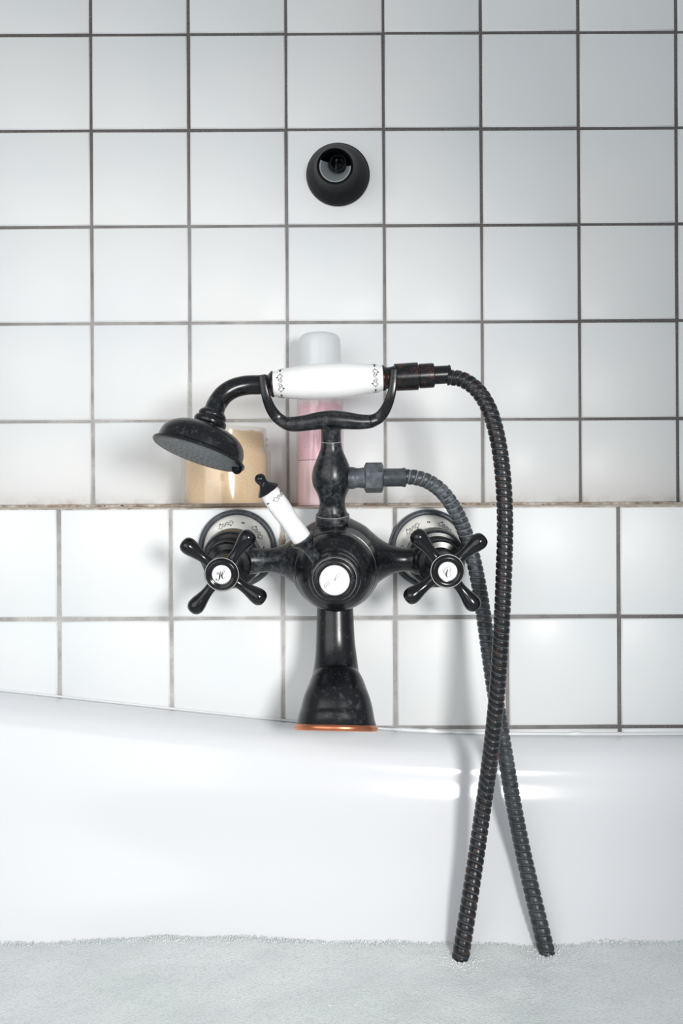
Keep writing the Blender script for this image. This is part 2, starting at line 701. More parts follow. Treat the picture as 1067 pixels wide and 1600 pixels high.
def foam_h(x, y):
    v = Vector((x, y, 0))
    h = 0.0014 * noise.noise(v * 9 + Vector((3, 1, 0))) + 0.0012 * noise.noise(v * 34) + 0.0004 * noise.noise(v * 160)
    dl = (x + 0.13) / 0.12
    h += 0.0045 * math.exp(-dl * dl) * max(0.0, (y - 0.46) / 0.12)
    dr = (x - 0.245) / 0.035
    h += 0.004 * math.exp(-dr * dr - ((y - 0.53) / 0.03) ** 2)
    return h


gx = fine(-0.74, 0.78, -0.30, 0.30, 0.003, 0.03)
gy = fine(-0.02, 0.63, 0.47, 0.63, 0.003, 0.03)
bm = bmesh.new()
grid = [[bm.verts.new((x, y, WATER_Z + foam_h(x, y))) for x in gx] for y in gy]


def tub_d(x, y):
    """inward distance from the tub's outer contour"""
    qx = abs(x - (TX0 + TX1) / 2) - ((TX1 - TX0) / 2 - TR)
    qy = abs(y - (TY0 + TY1) / 2) - ((TY1 - TY0) / 2 - TR)
    out = math.hypot(max(qx, 0), max(qy, 0)) + min(max(qx, qy), 0)
    return TR - out


for j in range(len(gy) - 1):
    for i in range(len(gx) - 1):
        c = [grid[j][i], grid[j][i + 1], grid[j + 1][i + 1], grid[j + 1][i]]
        if min(tub_d(v.co.x, v.co.y) for v in c) > 0.075:
            bm.faces.new(c)
bmesh.ops.delete(bm, geom=[v for v in bm.verts if not v.link_faces], context='VERTS')
water = finish('bath_water', bm, 'foam', angle=80)
tag(water, 'milky grey-green bath water covered in fine foam', 'water', kind='stuff')

# ------------------------------------------------------------------ hoses (defined early: bubbles gather round them)
A_px = [(700, 590, .615), (722, 593, .613), (745, 609, .610), (763, 637, .607), (775, 675, .604), (783, 720, .602), (787.5, 770, .600),
        (789, 830, .598), (787, 900, .596), (784, 970, .595), (779, 1050, .596), (773, 1120, .599), (765, 1190, .602),
        (755, 1260, .601), (745, 1330, .592), (733, 1410, .577), (722, 1480, .5665), (716, 1520, .561)]
B_px = [(632, 745, .631), (648, 746, .631), (668, 752, .632), (688, 766, .634), (705, 787, .637), (719, 813, .640), (731, 845, .642),
        (741, 880, .642), (749, 920, .640), (756, 965, .636), (763, 1015, .631), (771, 1070, .626), (781, 1130, .622),
        (791, 1190, .618), (803, 1260, .612), (818, 1335, .603), (834, 1405, .588), (851, 1475, .5755), (859, 1510, .569)]
A_pts = [P(*p) for p in A_px]
B_pts = [P(*p) for p in B_px]
mid = [A_pts[-1] + Vector((-0.01, -0.02, -0.03)), Vector((0.07, 0.50, H - 0.39)), Vector((0.13, 0.49, H - 0.405)),
       B_pts[-1] + Vector((0.008, -0.02, -0.035))]
join = (mid[1] + mid[2]) / 2


def hose(name, pts, mat, root, R=0.0063, pitch=0.0052, segs=24, step=0.00038):
    fine_p = [Vector(p) for p in cr([tuple(p) for p in pts], 24)]
    res, acc = [fine_p[0]], 0.0
    last = fine_p[0]
    for p in fine_p[1:]:
        seg = (p - last).length
        while seg > 0 and acc + seg >= step:
            last = last + (p - last) * ((step - acc) / seg)
            res.append(last)
            seg = (p - last).length
            acc = 0.0
        acc += seg
        last = p
    bm = bmesh.new()
    gv = []
    T0 = (res[1] - res[0]).normalized()
    _, u, _ = frame(T0)
    rings = []
    for i, p in enumerate(res):
        T = (res[min(i + 3, len(res) - 1)] - res[max(i - 3, 0)]).normalized()
        u = (u - T * u.dot(T)).normalized()
        v = T.cross(u)
        s = i * step
        ring = []
        for k in range(segs):
            th = 2 * math.pi * k / segs
            f = (s / pitch + th / (2 * math.pi)) % 1.0
            if f < 0.07:
                q = f / 0.07
            elif f < 0.78:
                q = 1.0
            elif f < 0.86:
                q = 1 - (f - 0.78) / 0.08
            else:
                q = 0.0
            prof = 0.87 + 0.105 * q + (0.025 * math.sin(math.pi * min(f / 0.86, 1)) if q > 0 else 0)
            gv.append(1.0 - q)
            ring.append(bm.verts.new(p + (u * math.cos(th) + v * math.sin(th)) * R * prof))
        rings.append(ring)
    for A, B in zip(rings, rings[1:]):
        for k in range(segs):
            k2 = (k + 1) % segs
            bm.faces.new((A[k], B[k], B[k2], A[k2]))
    bm.faces.new(rings[0])
    bm.faces.new(rings[-1])
    o = finish(name, bm, mat, root, root, angle=50)
    at = o.data.attributes.new('groove', 'FLOAT', 'POINT')
    at.data.foreach_set('value', gv)
    return o


hose_root = empty('shower_hose', join, 'ribbed black metal shower hose looping down into the bath water', 'hose')
tag(hose('hose_strand', A_pts + [mid[0], mid[1], join], 'hose_a', hose_root), 'dark copper-flecked strand from the hand shower')
tag(hose('hose_strand', B_pts + [mid[3], mid[2], join], 'hose_b', hose_root), 'greyer limescaled strand from the tap')


def water_hit(pts):
    for a, b in zip(pts, pts[1:]):
        if a.z >= WATER_Z > b.z:
            t = (a.z - WATER_Z) / (a.z - b.z)
            return a + (b - a) * t
    return pts[-1]


ha, hb = water_hit(A_pts + mid[:1]), water_hit(B_pts + mid[3:])

# bubbles: uncountable foam beads along the waterline, round the hoses and scattered on the surface
bm0 = bmesh.new()
bmesh.ops.create_icosphere(bm0, subdivisions=1, radius=1.0)
iv = [v.co.copy() for v in bm0.verts]
bm0.verts.index_update()
ifc = [[v.index for v in f.verts] for f in bm0.faces]
bm0.free()
vs, fs = [], []
rng = random.Random(3)


def bubble(x, y, z, r):
    b = len(vs)
    for c in iv:
        vs.append((x + c.x * r, y + c.y * r, z + c.z * r * 0.85))
    for f in ifc:
        fs.append([b + i for i in f])


D_W = 0.1115                                       # tub wall inset at the waterline
y_edge = TY1 - D_W
for k in range(3200):
    x = rng.uniform(-0.30, 0.31)
    y = y_edge + 0.0035 - abs(rng.gauss(0, 0.0035))
    r = rng.uniform(0.0003, 0.0008)
    up = max(0, 0.0026 * (0.5 + 0.8 * noise.noise(Vector((x * 22, 5, 0))))) * rng.random()
    bubble(x, y, WATER_Z + foam_h(x, y) + up, r)
for c in (ha, hb):
    for k in range(160):
        a = rng.uniform(0, 2 * math.pi)
        d = 0.0058 + abs(rng.gauss(0, 0.006))
        x, y = c.x + math.cos(a) * d, c.y + math.sin(a) * d
        if y < y_edge + 0.003:
            bubble(x, y, WATER_Z + foam_h(x, y) + 0.0002, rng.uniform(0.0003, 0.0008))
for k in range(3000):
    x, y = rng.uniform(-0.30, 0.31), rng.uniform(0.495, y_edge)
    bubble(x, y, WATER_Z + foam_h(x, y) - 0.0001, rng.uniform(0.0002, 0.0006))
me = bpy.data.meshes.new('foam_bubbles')
me.from_pydata(vs, [], fs)
me.shade_smooth()
me.materials.append(M['bubble'])
bub = bpy.data.objects.new('foam_bubbles', me)
COL.objects.link(bub)
tag(bub, 'tiny white foam bubbles along the waterline and round the hose', 'foam', kind='stuff')

# ------------------------------------------------------------------ scroll ornament


def spiral(cx, cy, r0, r1, a0, turns, n=18):
    return [(cx + (r0 + (r1 - r0) * k / n) * math.cos(a0 + 2 * math.pi * turns * k / n),
             cy + (r0 + (r1 - r0) * k / n) * math.sin(a0 + 2 * math.pi * turns * k / n)) for k in range(n + 1)]


def motif_lines():
    L = []
    for s in (1, -1):
        def fx(pts):
            return [(s * x, s * y * (1 if s > 0 else 1)) for x, y in pts]
        L.append(fx(spiral(1.55, 0, 1.55, 0.35, math.pi, 1.35)))
        L.append(fx(cr([(1.7, 1.5), (3.0, 1.1), (4.4, 1.9), (5.6, 1.2), (6.3, 0.1), (7.3, -0.2)], 4)))
        L.append(fx(cr([(2.9, -0.8), (3.7, -0.2), (4.2, -1.4), (5.2, -1.5), (6.3, 0.1)], 4)))
        L.append(fx(spiral(3.9, 2.3, 0.55, 0.15, -1.0, 1.2, 10)))
    return L


def dots_lines(c=8.8):
    return [spiral(c - 0.75, 0, 0.55, 0.5, 0, 1, 8), spiral(c + 0.75, 0, 0.55, 0.5, 0, 1, 8),
            spiral(c - 0.75, 0, 0.2, 0.2, 0, 1, 6), spiral(c + 0.75, 0, 0.2, 0.2, 0, 1, 6)]


def ornament(name, fmap, parent, root, centres, dots, scale=1.0, r=0.00017):
    bm = bmesh.new()
    for c in centres:
        for ln in motif_lines():
            wire(bm, [fmap(c + x * 0.001 * scale, y * 0.001 * scale) for x, y in ln], r)
    for c in dots:
        for ln in dots_lines(0):
            wire(bm, [fmap(c + x * 0.001 * scale, y * 0.001 * scale) for x, y in ln], r)
    return finish(name, bm, 'ink', parent, root)


def edge_ring(O, D, h, r, parent, root, th=0.00022):
    bm = bmesh.new()
    lathe(bm, [(h + th * math.sin(a), r + th * math.cos(a)) for a in [math.pi / 3 * k for k in range(7)]], O, D, 64, cap=False)
    bmesh.ops.remove_doubles(bm, verts=bm.verts, dist=1e-7)
    return finish('worn_edge', bm, 'edge', parent, root, angle=80)


# ------------------------------------------------------------------ the bath mixer tap
Bc = P(525, 884, 0.645)
tap = empty('bath_mixer_tap', Vector((Bc.x, YL, Bc.z)),
            'antique black bath mixer tap with white porcelain accents on the tiled wall', 'tap')

# centre body: ball with stepped front dome, side arms
K = P(522.5, 908, 0.575)
Dk = (K - Bc).normalized()
bm = bmesh.new()
back = [(0.037 * math.sin(a), 0.037 * math.cos(a)) for a in [(-90 + 8.5 * i) * math.pi / 180 for i in range(12)]]
back[0] = (-0.037, 0.0)
prof = back + cr([(0.006, .0368), (0.014, .0352), (0.021, .0336), (0.0262, .0326)], 3) + \
    [(0.0264, .0318), (0.0272, .0320)] + cr([(0.0272, .0320), (0.033, .0312), (0.0385, .0285), (0.0425, .0250), (0.0455, .0212)], 4)[1:] + [(0.0455, 0.0)]
lathe(bm, prof, Bc, Dk, 64, cap=False)
finish('body', bm, 'black', tap, tap, angle=30)

arm_c = P(525, 875, 0.650)
for s, x_end in ((-1, P(369, 862, .692).x), (1, P(669.5, 857, .692).x)):
    bm = bmesh.new()
    L = abs(x_end * 1.0 - arm_c.x)
    prof = cr([(0.010, .036), (0.0235, .0290), (0.030, .0235), (0.037, .0175), (0.046, .0122), (0.055, .0100), (0.062, .0102), (L - 0.016, .0125), (L - 0.008, .0150)], 6)
    lathe(bm, prof, Vector((arm_c.x, arm_c.y, arm_c.z)), Vector((s, 0, 0)), 40)
    finish('side_arm', bm, 'black_lime' if s < 0 else 'black', tap, tap)

# inlets: escutcheon with porcelain dish, valve body, cross handle
handle_rot = {-1: [54.5, 141, 231, 325], 1: [41, 130, 217, 308]}


def stroke_map(O, u, v, n, k, c0):
    return lambda x, y: (O + u * ((x - c0[0]) * k) - v * ((y - c0[1]) * k), n)


LETTERS = {
    -1: [[(495, 405, 12), (478, 470, 30), (465, 560, 48), (455, 630, 44), (432, 692, 24), (392, 716, 14), (352, 698, 20), (352, 664, 36), (366, 652, 10)],
         [(352, 545, 8), (356, 495, 12), (385, 455, 12), (412, 462, 24), (412, 500, 30), (398, 522, 10)],
         [(580, 365, 8), (556, 430, 18), (532, 520, 38), (534, 600, 42), (552, 652, 22), (580, 655, 10), (614, 605, 8), (634, 530, 6)],
         [(580, 365, 8), (612, 380, 10), (612, 430, 12), (582, 490, 12), (530, 540, 12), (470, 565, 8)]],
    1: [[(614, 405, 8), (606, 470, 14), (580, 525, 14), (548, 556, 8)],
        [(600, 410, 6), (540, 395, 8), (460, 415, 12), (400, 475, 16), (384, 545, 18), (404, 595, 14), (440, 610, 6)],
        [(520, 440, 10), (498, 500, 34), (470, 580, 48), (462, 640, 52), (482, 695, 34), (528, 718, 12), (585, 690, 10), (612, 630, 9), (590, 590, 8), (552, 605, 10), (545, 650, 12)]],
}

for s, wall_px, hub_px in ((-1, (371.6, 856.5), (346, 898)), (1, (669.5, 856.5), (699.5, 893))):
    W = P(wall_px[0], wall_px[1], YL - 0.001)
    W2 = P(wall_px[0] - 1.5 * s * -1, wall_px[1] + 4, YL - 0.001)
    Hb = P(hub_px[0], hub_px[1], 0.590)
    D = (Hb - W2).normalized()
    # escutcheon
    fw = Vector((0, -1, -0.04)).normalized()
    bm = bmesh.new()
    lathe(bm, cr([(0.0, .0340), (0.0018, .0349), (0.0046, .0346), (0.0060, .0335), (0.0064, .0318), (0.0058, .0303), (0.0035, .0298)], 4), W, fw, 72)
    esc = finish('escutcheon', bm, 'rim_grey', tap, tap)
    bm = bmesh.new()
    lathe(bm, cr([(0.0036, .0300), (0.0056, .0275), (0.0078, .0225), (0.0100, .0165), (0.0115, .0120)], 4), W, fw, 72)
    tag(finish('porcelain_dish', bm, 'porcelain_warm', esc, tap), 'cream porcelain dish with printed scrolls')
    Df, uf, vf = frame(fw)

    def emap(c, y, W=W, Df=Df, uf=uf, vf=vf):
        R = 0.0238 + y
        a = c / 0.0238
        h = 0.0058 + (0.0275 - R) * 0.40 + 0.00006
        rx, rz = math.cos(a), math.sin(a)
        return W + Df * h + Vector((1, 0, 0)) * rx * R + uf * rz * R
    a0 = 113.5 if s < 0 else 129
    cen = [math.radians(a0 - 75 * k) * 0.0238 for k in range(5)]
    dts = [math.radians(a0 - 37.5 - 75 * k) * 0.0238 for k in range(4)]
    ornament('scroll_print', emap, esc, tap, cen, dts, 1.05, 0.00021)
    # valve
    bm = bmesh.new()
    prof = [(0.004, .012), (0.018, .0125), (0.019, .0150)] + cr([(0.022, .0225), (0.028, .0245), (0.038, .0249), (0.0445, .0242), (0.0475, .0222)], 4) + \
        [(0.0478, .0196), (0.0500, .0199), (0.0512, .0190)] + [(0.0520, .0172), (0.060, .0170), (0.061, .0188), (0.065, .0188), (0.0665, .0172), (0.0672, .0130), (0.078, .0122), (0.088, .0118)]
    lathe(bm, prof, W2, D, 56)
    finish('valve', bm, 'black', tap, tap, angle=28)
    # handle
    Lh = (Hb - W2).length
    bm = bmesh.new()
    o = Lh - 0.0125
    prof = cr([(o - 0.008, .0100), (o - 0.004, .0112), (o + 0.002, .0128), (o + 0.0075, .0134), (o + 0.0105, .0134)], 3) + \
        [(o + 0.0112, .0128), (o + 0.0112, .0122), (o + 0.0122, .0118)] + cr([(o + 0.0122, .0118), (o + 0.0132, .0105), (o + 0.0128, .0088), (o + 0.0118, .0076), (o + 0.0112, .0)], 3)[1:]
    lathe(bm, prof, W2, D, 48)
    hd = finish('cross_handle', bm, 'black_gloss', tap, tap, angle=30)
    edge_ring(W2, D, o + 0.0112, .0127, hd, tap, 0.00028)
    Dn, un, vn = frame(D)
    rt = un.cross(Dn) * -1
    if rt.x < 0:
        rt = -rt
    hub_c = W2 + D * (o + 0.0045)
    for a in handle_rot[s]:
        a = math.radians(a)
        dr = (rt * math.cos(a) + un * math.sin(a) + D * 0.02).normalized()
        bm = bmesh.new()
        pr = cr([(0.004, .0052), (0.009, .0050), (0.014, .0042), (0.019, .0041), (0.0245, .0050), (0.0295, .0062), (0.0335, .0066), (0.0365, .0057), (0.0385, .0036), (0.0392, .0)], 4)
        pr[-1] = (0.0392, 0.0)
        lathe(bm, [(h, max(r, 0)) for h, r in pr], hub_c, dr, 24)
        finish('handle_arm', bm, 'black_gloss', hd, tap)
    bm = bmesh.new()
    lathe(bm, [(o + 0.0095, .0074), (o + 0.0122, .0073), (o + 0.0128, .0066), (o + 0.0130, .004), (o + 0.0131, 0.0)], W2, D, 40)
    tag(finish('porcelain_button', bm, 'porcelain', hd, tap), 'white porcelain button marked ' + ('H' if s < 0 else 'C'))
    bm = bmesh.new()
    fm = stroke_map(W2 + D * (o + 0.0131), rt, un, D, 0.0000227 * 1.04, (515, 530) if s < 0 else (515, 540))
    for st in LETTERS[s]:
        ribbon(bm, st, fm, 0.00005)
    finish('letter', bm, 'ink', hd, tap)

# diverter knob, button, lever
bm = bmesh.new()
prof = [(0.040, .0190)] + cr([(0.0455, .0200), (0.050, .0203), (0.058, .0200), (0.0620, .0192)], 3) + \
    [(0.0632, .0178), (0.0634, .0164), (0.0655, .0162), (0.0668, .0155), (0.0672, .0146)] + \
    cr([(0.0672, .0146), (0.0675, .0135), (0.0665, .0120), (0.0655, .0112), (0.0650, 0.0)], 2)[1:]
lathe(bm, prof, Bc, Dk, 56)
knob = finish('diverter_knob', bm, 'black', tap, tap, angle=30)
bm = bmesh.new()
lathe(bm, [(0.0640, .0114), (0.0672, .0113), (0.0682, .0104), (0.0686, .006), (0.0687, 0.0)], Bc, Dk, 48)
finish('porcelain_button', bm, 'porcelain', knob, tap)
bm = bmesh.new()
_, un, _ = frame(Dk)
fm = stroke_map(Bc + Dk * 0.0687, Vector((1, 0, 0)), un, Dk, 0.0000265, (590, 515))
for st in ([(440, 520, 14), (385, 565, 14), (330, 608, 14), (306, 650, 14), (318, 700, 14), (335, 720, 12)],
           [(490, 555, 14), (430, 600, 14), (372, 650, 14), (352, 690, 14), (350, 735, 12)],
           [(590, 525, 26), (605, 460, 18), (640, 370, 14), (690, 315, 12), (735, 330, 12), (742, 375, 10)],
           [(596, 520, 20), (635, 440, 16), (690, 402, 12), (740, 372, 10)],
           [(705, 440, 8), (708, 480, 8)], [(740, 420, 8), (760, 455, 8)]):
    ribbon(bm, st, fm, 0.00005)
finish('icon_print', bm, 'ink_grey', knob, tap)

l0, l1 = P(489, 866, .588), P(402, 742, .570)
Dl = (l1 - l0).normalized()
kl = (l1 - l0).length / 151.5


def sc(pr, k):
    return [(h * k, max(r * k, 0.0)) for h, r in pr]


bm = bmesh.new()
lathe(bm, sc([(-14, 9), (2, 9), (10, 9.2), (11, 10.2), (13, 10.4)], kl) + sc(cr([(13, 10.4), (18, 12.5), (23, 15.8), (28, 19.2)], 3)[1:] + [(29.5, 19.8), (31.0, 19.6), (31.5, 17.0)], kl), l0, Dl, 32)
lever = finish('diverter_lever', bm, 'black_lime', knob, tap)
bm = bmesh.new()
lathe(bm, sc(cr([(28, 15.2), (45, 15.4), (65, 15.0), (85, 16.0), (103, 16.0), (122, 14.3)], 6), kl), l0, Dl, 40)
tag(finish('lever_porcelain', bm, 'porcelain', knob, tap), 'white porcelain grip of the diverter lever')
bm = bmesh.new()
lathe(bm, sc([(121, 14), (121.5, 17.6), (123.5, 18)] + cr([(123.5, 18), (126.5, 15.2), (130.5, 11), (134, 8), (137, 6.9), (140, 7.6), (144, 8.6), (148, 7.4), (151, 4), (152, 0)], 4)[1:], kl), l0, Dl, 32)
finish('lever_cap', bm, 'black_gloss', knob, tap)
Dl_, ul, vl = frame(Dl)


def lmap(c, y):
    R = 15.55 * kl + 0.00004
    a = c / R
    return l0 + Dl * (108 * kl + y) + (ul * math.cos(a) + vl * math.sin(a)) * R


fwd_a = math.atan2(Vector((0, -1, 0)).dot(vl), Vector((0, -1, 0)).dot(ul))
Rl = 15.55 * kl
ornament('scroll_print', lmap, knob, tap, [(fwd_a + 0.75) * Rl, (fwd_a + 0.75 + math.pi) * Rl], [(fwd_a - 0.80) * Rl], 0.95, 0.00021)


edge_ring(Bc, Dk, 0.0636, .0163, knob, tap, 0.0003)

# column with vase bulge
c0, c1 = P(519.5, 806, .638), P(517.5, 690, .626)
Dc = (c1 - c0).normalized()
kc = (c1 - c0).length / 116.0
bm = bmesh.new()
lathe(bm, sc([(-14, 27), (-1, 26.5), (1.5, 26)] + cr([(1.5, 26), (4, 23.6), (10, 21.2), (22, 19.6), (34, 22.5), (47, 28.4), (58, 30.7), (68, 30.0), (80, 26.6), (91, 22.2), (104, 17.0), (115.5, 15.2)], 5)[1:] + [(116, 14.6)], kc), c0, Dc, 48)
col = finish('column', bm, 'black_lime', tap, tap)
cu = bpy.data.curves.new('mark', 'FONT')
cu.body = 'MGAHC'
cu.size = 0.0030
cu.space_character = 1.1
to = bpy.data.objects.new('mark_tmp', cu)
COL.objects.link(to)
dg = bpy.context.evaluated_depsgraph_get()
tme = bpy.data.meshes.new_from_object(to.evaluated_get(dg))
bpy.data.objects.remove(to, do_unlink=True)
bm = bmesh.new()
bm.from_mesh(tme)
bmesh.ops.subdivide_edges(bm, edges=bm.edges, cuts=1)
Rv = 30.7 * kc + 0.00012
p0 = P(498.5, 752, .62)
cc = c0 + Dc * (56 * kc)
for v in bm.verts:
    x = p0.x + v.co.x * 0.95 - cc.x
    x = max(-Rv * .98, min(Rv * .98, x))
    v.co = Vector((cc.x + x, cc.y - math.sqrt(Rv * Rv - x * x), p0.z + v.co.y))
finish('maker_mark', bm, 'ink_red', col, tap)

edge_ring(c0, Dc, 0.0008, 26.2 * kc, col, tap)
edge_ring(c0, Dc, 115.8 * kc, 15.2 * kc, col, tap)

# side outlet for the hose
s0 = P(538, 747, .631)
kx = .631 / F
bm = bmesh.new()
lathe(bm, sc([(0, 17), (9, 17)] + cr([(9, 17.4), (14, 17.2), (20, 15.4), (26, 15.8), (32, 17.0)], 3), kx), s0, Vector((1, 0, 0.006)), 32)
finish('hose_outlet', bm, 'nut_lime', tap, tap)
bm = bmesh.new()
lathe(bm, sc([(31, 19), (33.5, 24.2), (58.5, 24.2), (61, 19)], kx), s0, Vector((1, 0, 0.006)), 6, rot=math.radians(12))
bmesh.ops.bevel(bm, geom=[e for e in bm.edges if e.calc_face_angle(0) > 0.3], offset=0.0006, segments=2, affect='EDGES')
tag(finish('hex_nut', bm, 'nut_lime', hose_root, hose_root, angle=25), 'limescaled hexagonal nut')
bm = bmesh.new()
lathe(bm, sc([(60, 14.3), (90, 14.2), (92, 15.2), (95, 15.2), (96, 13.5)], kx), s0, Vector((1, 0, 0.006)), 32)
finish('ferrule', bm, 'nut_lime', hose_root, hose_root)

# cradle (hand shower rest)
HY = 0.617
kh = HY / F
cb = P(518, 660, .622)
bm = bmesh.new()
lathe(bm, sc([(0, 14.6), (0.6, 15.1), (16, 15.0), (21, 16.5), (26, 21)], kc), c1, Dc, 36)
cradle = finish('cradle', bm, 'black_lime', tap, tap)
bm = bmesh.new()
pp = [(432, 650), (440, 658.5), (456, 662.5), (476, 661), (497, 657.5), (518, 656), (540, 657), (562, 659), (580, 658), (592, 652), (600, 644)]
rr = [5.5, 8.2, 10.6, 11.4, 12.6, 13.6, 12.6, 11.0, 9.6, 8.0, 5.5]
sweep(bm, [P(x, y, HY + 0.002) for x, y in pp], [(r * kh, r * kh * 1.1) for r in rr], Vector((0, -1, 0)), 20, 5)
finish('cradle_bar', bm, 'black_lime', cradle, tap)
for side in (-1, 1):
    pts = [(446, 661), (434, 653), (424, 640), (416.5, 622), (412, 603), (409.5, 586)] if side < 0 else \
          [(580, 658), (592, 652.5), (602, 640), (609.5, 622), (614, 602), (616, 578)]
    for fb in (-1, 1):
        dep = [0.000, 0.001, 0.005, 0.0095, 0.0112, 0.0112]
        bm = bmesh.new()
        sweep(bm, [P(x, y, HY + fb * d) for (x, y), d in zip(pts, dep)],
              [(0.0050, 0.0048), (0.0040, 0.0047), (0.0026, 0.0042), (0.0018, 0.0036), (0.0015, 0.0031), (0.0015, 0.0028)],
              Vector((0, -1, 0)), 16, 5, power=3.2)
        finish('cradle_prong', bm, 'black', cradle, tap, angle=50)

# spout
bm = bmesh.new()
sp = [(523.5, 925, .644, 27, .0140), (523.5, 955, .643, 28.5, .0145), (524, 1000, .640, 30.3, .0150), (525, 1030, .636, 33, .0160), (525, 1055, .630, 37, .0172),
      (526, 1075, .6205, 45, .0200), (526, 1093, .6145, 52.5, .0238), (526, 1110, .6122, 57, .0260), (525.5, 1125, .6102, 60.5, .0270), (525.3, 1135, .6088, 63.5, .0280)]
pts, rad = [], []
for x, y, Y, hw, hd in sp:
    pts.append(P(x, y, Y))
    rad.append((hw * Y / F, hd))
sweep(bm, pts, rad, Vector((1, 0, 0)), 48, 6, power=2.15)
spout = finish('spout', bm, 'black', tap, tap, angle=50)
# outlet rim follows the last section
T = (pts[-1] - pts[-2]).normalized()
ux = (Vector((1, 0, 0)) - T * T.x).normalized()
vx = T.cross(ux)
a_, b_ = rad[-1]
bm = bmesh.new()
ring = []
n = 64
for k in range(n):
    th = 2 * math.pi * k / n
    c, s_ = math.cos(th), math.sin(th)
    e = 2 / 2.15
    q = ux * a_ * math.copysign(abs(c) ** e, c) + vx * b_ * math.copysign(abs(s_) ** e, s_)
    ring.append((pts[-1] + T * 0.0012, q))
rows = []
for j in range(12):
    ph = 2 * math.pi * j / 12
    rows.append([bm.verts.new(p + q * (1 - 0.0006 / a_) + q.normalized() * 0.0014 * math.cos(ph) + T * 0.0024 * math.sin(ph)) for p, q in ring])
for j in range(12):
    A, B = rows[j], rows[(j + 1) % 12]
    for k in range(n):
        bm.faces.new((A[k], A[(k + 1) % n], B[(k + 1) % n], B[k]))
tag(finish('outlet_rim', bm, 'copper', spout, tap), 'bare copper rim of the spout')
bm = bmesh.new()
lathe(bm, [(-0.004, .0105), (0.0024, .0105), (0.0034, .0095), (0.0036, 0)], pts[-1] + vx * 0.0, T, 32)
finish('aerator', bm, 'rim_grey', spout, tap)

# ------------------------------------------------------------------ hand shower
hA, hB = P(421, 600.5, HY), P(607, 590.3, HY)
Dh = (hB - hA).normalized()
kk = (hB - hA).length / 186.0
shower = empty('hand_shower', (hA + hB) / 2, 'black telephone-style hand shower with white porcelain grip resting in the cradle', 'hand shower')
bm = bmesh.new()
lathe(bm, sc([(5.5, 17)] + cr([(6, 19.3), (30, 23.8), (60, 27.4), (90, 28.7), (120, 27.6), (150, 24.0), (176.5, 19.6)], 6) + [(177, 17)], kk), hA, Dh, 64)
grip = finish('grip', bm, 'porcelain', shower, shower)
tag(grip, 'white porcelain grip with printed scroll bands')
Dh_, uh, vh = frame(Dh)
fa = math.atan2(Vector((0, -1, 0)).dot(vh), Vector((0, -1, 0)).dot(uh))
for hh, R0, slope, fl_ in ((18.5, 21.85, 0.19, 1), (164.5, 21.75, -0.165, -1)):
    def hmap(c, y, hh=hh, R0=R0, slope=slope, fl_=fl_):
        R = R0 * kk + y * fl_ * slope + 0.00005
        a = c / (R0 * kk)
        return hA + Dh * (hh * kk + y * fl_) + (uh * math.cos(a) + vh * math.sin(a)) * R
    RR = R0 * kk
    ornament('scroll_print', hmap, grip, shower, [(fa + 0.08 + k * 2.09) * RR for k in range(3)], [(fa + 0.08 + 1.045 + k * 2.09) * RR for k in range(3)], 1.1, 0.00022)
bm = bmesh.new()
lathe(bm, sc([(-4, 14.5), (-1, 15)] + cr([(-1, 15.2), (1.5, 18.3), (4, 20.4), (6.2, 20.4)], 3) + [(7, 18)], kk), hA, Dh, 48)
finish('end_cap', bm, 'copper_black', shower, shower)
bm = bmesh.new()
lathe(bm, sc([(176, 18), (176.8, 20.2), (179, 20.2)] + cr([(179, 20.0), (182, 17.5), (186, 16.4), (191, 17)], 3) + [(195, 18)], kk), hA, Dh, 48)
finish('end_cap', bm, 'copper_black', shower, shower)
bm = bmesh.new()
lathe(bm, sc([(194.5, 18), (195.5, 21.2), (231, 21.6), (232, 20.6), (232.5, 17.5), (234, 17.5), (234.5, 19.2), (255, 19.2), (256.5, 18.4), (257, 14)], kk), hA, Dh, 48)
tag(finish('swivel_nut', bm, 'copper_black', hose_root, hose_root, angle=25), 'coppery worn swivel nut')
bm = bmesh.new()
lathe(bm, sc([(256, 14.2), (279, 14.2), (280, 15.0), (282, 15.0), (283, 12)], kk), hA, Dh, 40)
finish('ferrule', bm, 'black', hose_root, hose_root)

# bent pipe to the head
axis_px = Vector((-0.325, 0.945))
kd = .600 / F
fc = P(310.5, 709, .597)                            # centre of spray face
Dhead = Vector((-0.295, -0.205, -0.92)).normalized()
neck = fc - Dhead * 0.0355
bm = bmesh.new()
pipe = [P(424, 600.5, HY), P(404, 601.3, HY), P(385, 602, HY - .001), P(366, 606.5, HY - .003), P(350, 616.5, HY - .005), P(339, 631, HY - .008)]
pipe += [neck + (-Dhead) * 0.002, neck + Dhead * 0.006]
sweep(bm, pipe, [(15.1 * kk, 15.1 * kk)] * 8, Vector((0, -1, 0.05)), 28, 7)
finish('neck_pipe', bm, 'black', shower, shower)
bm = bmesh.new()
pf = [(-0.0010, .0), (-0.0010, .0355), (0.0, .0366), (0.0012, .0364), (0.0022, .0345)] + \
    cr([(0.0026, .0336), (0.0060, .0334), (0.0105, .0326), (0.0152, .0298), (0.0190, .0248), (0.0213, .0190), (0.0225, .0145)], 5) + \
    [(0.0232, .0118), (0.0240, .0128)] + cr([(0.0240, .0122), (0.0262, .0128), (0.0285, .0122), (0.0292, .0112)], 3)[1:] + \
    [(0.0294, .0100)] + cr([(0.0300, .0104), (0.0318, .0110), (0.0338, .0102), (0.0352, .0088), (0.0370, .0078)], 3)
lathe(bm, pf, fc, -Dhead, 72)
head = finish('shower_head', bm, 'black', shower, shower, angle=30)
bm = bmesh.new()
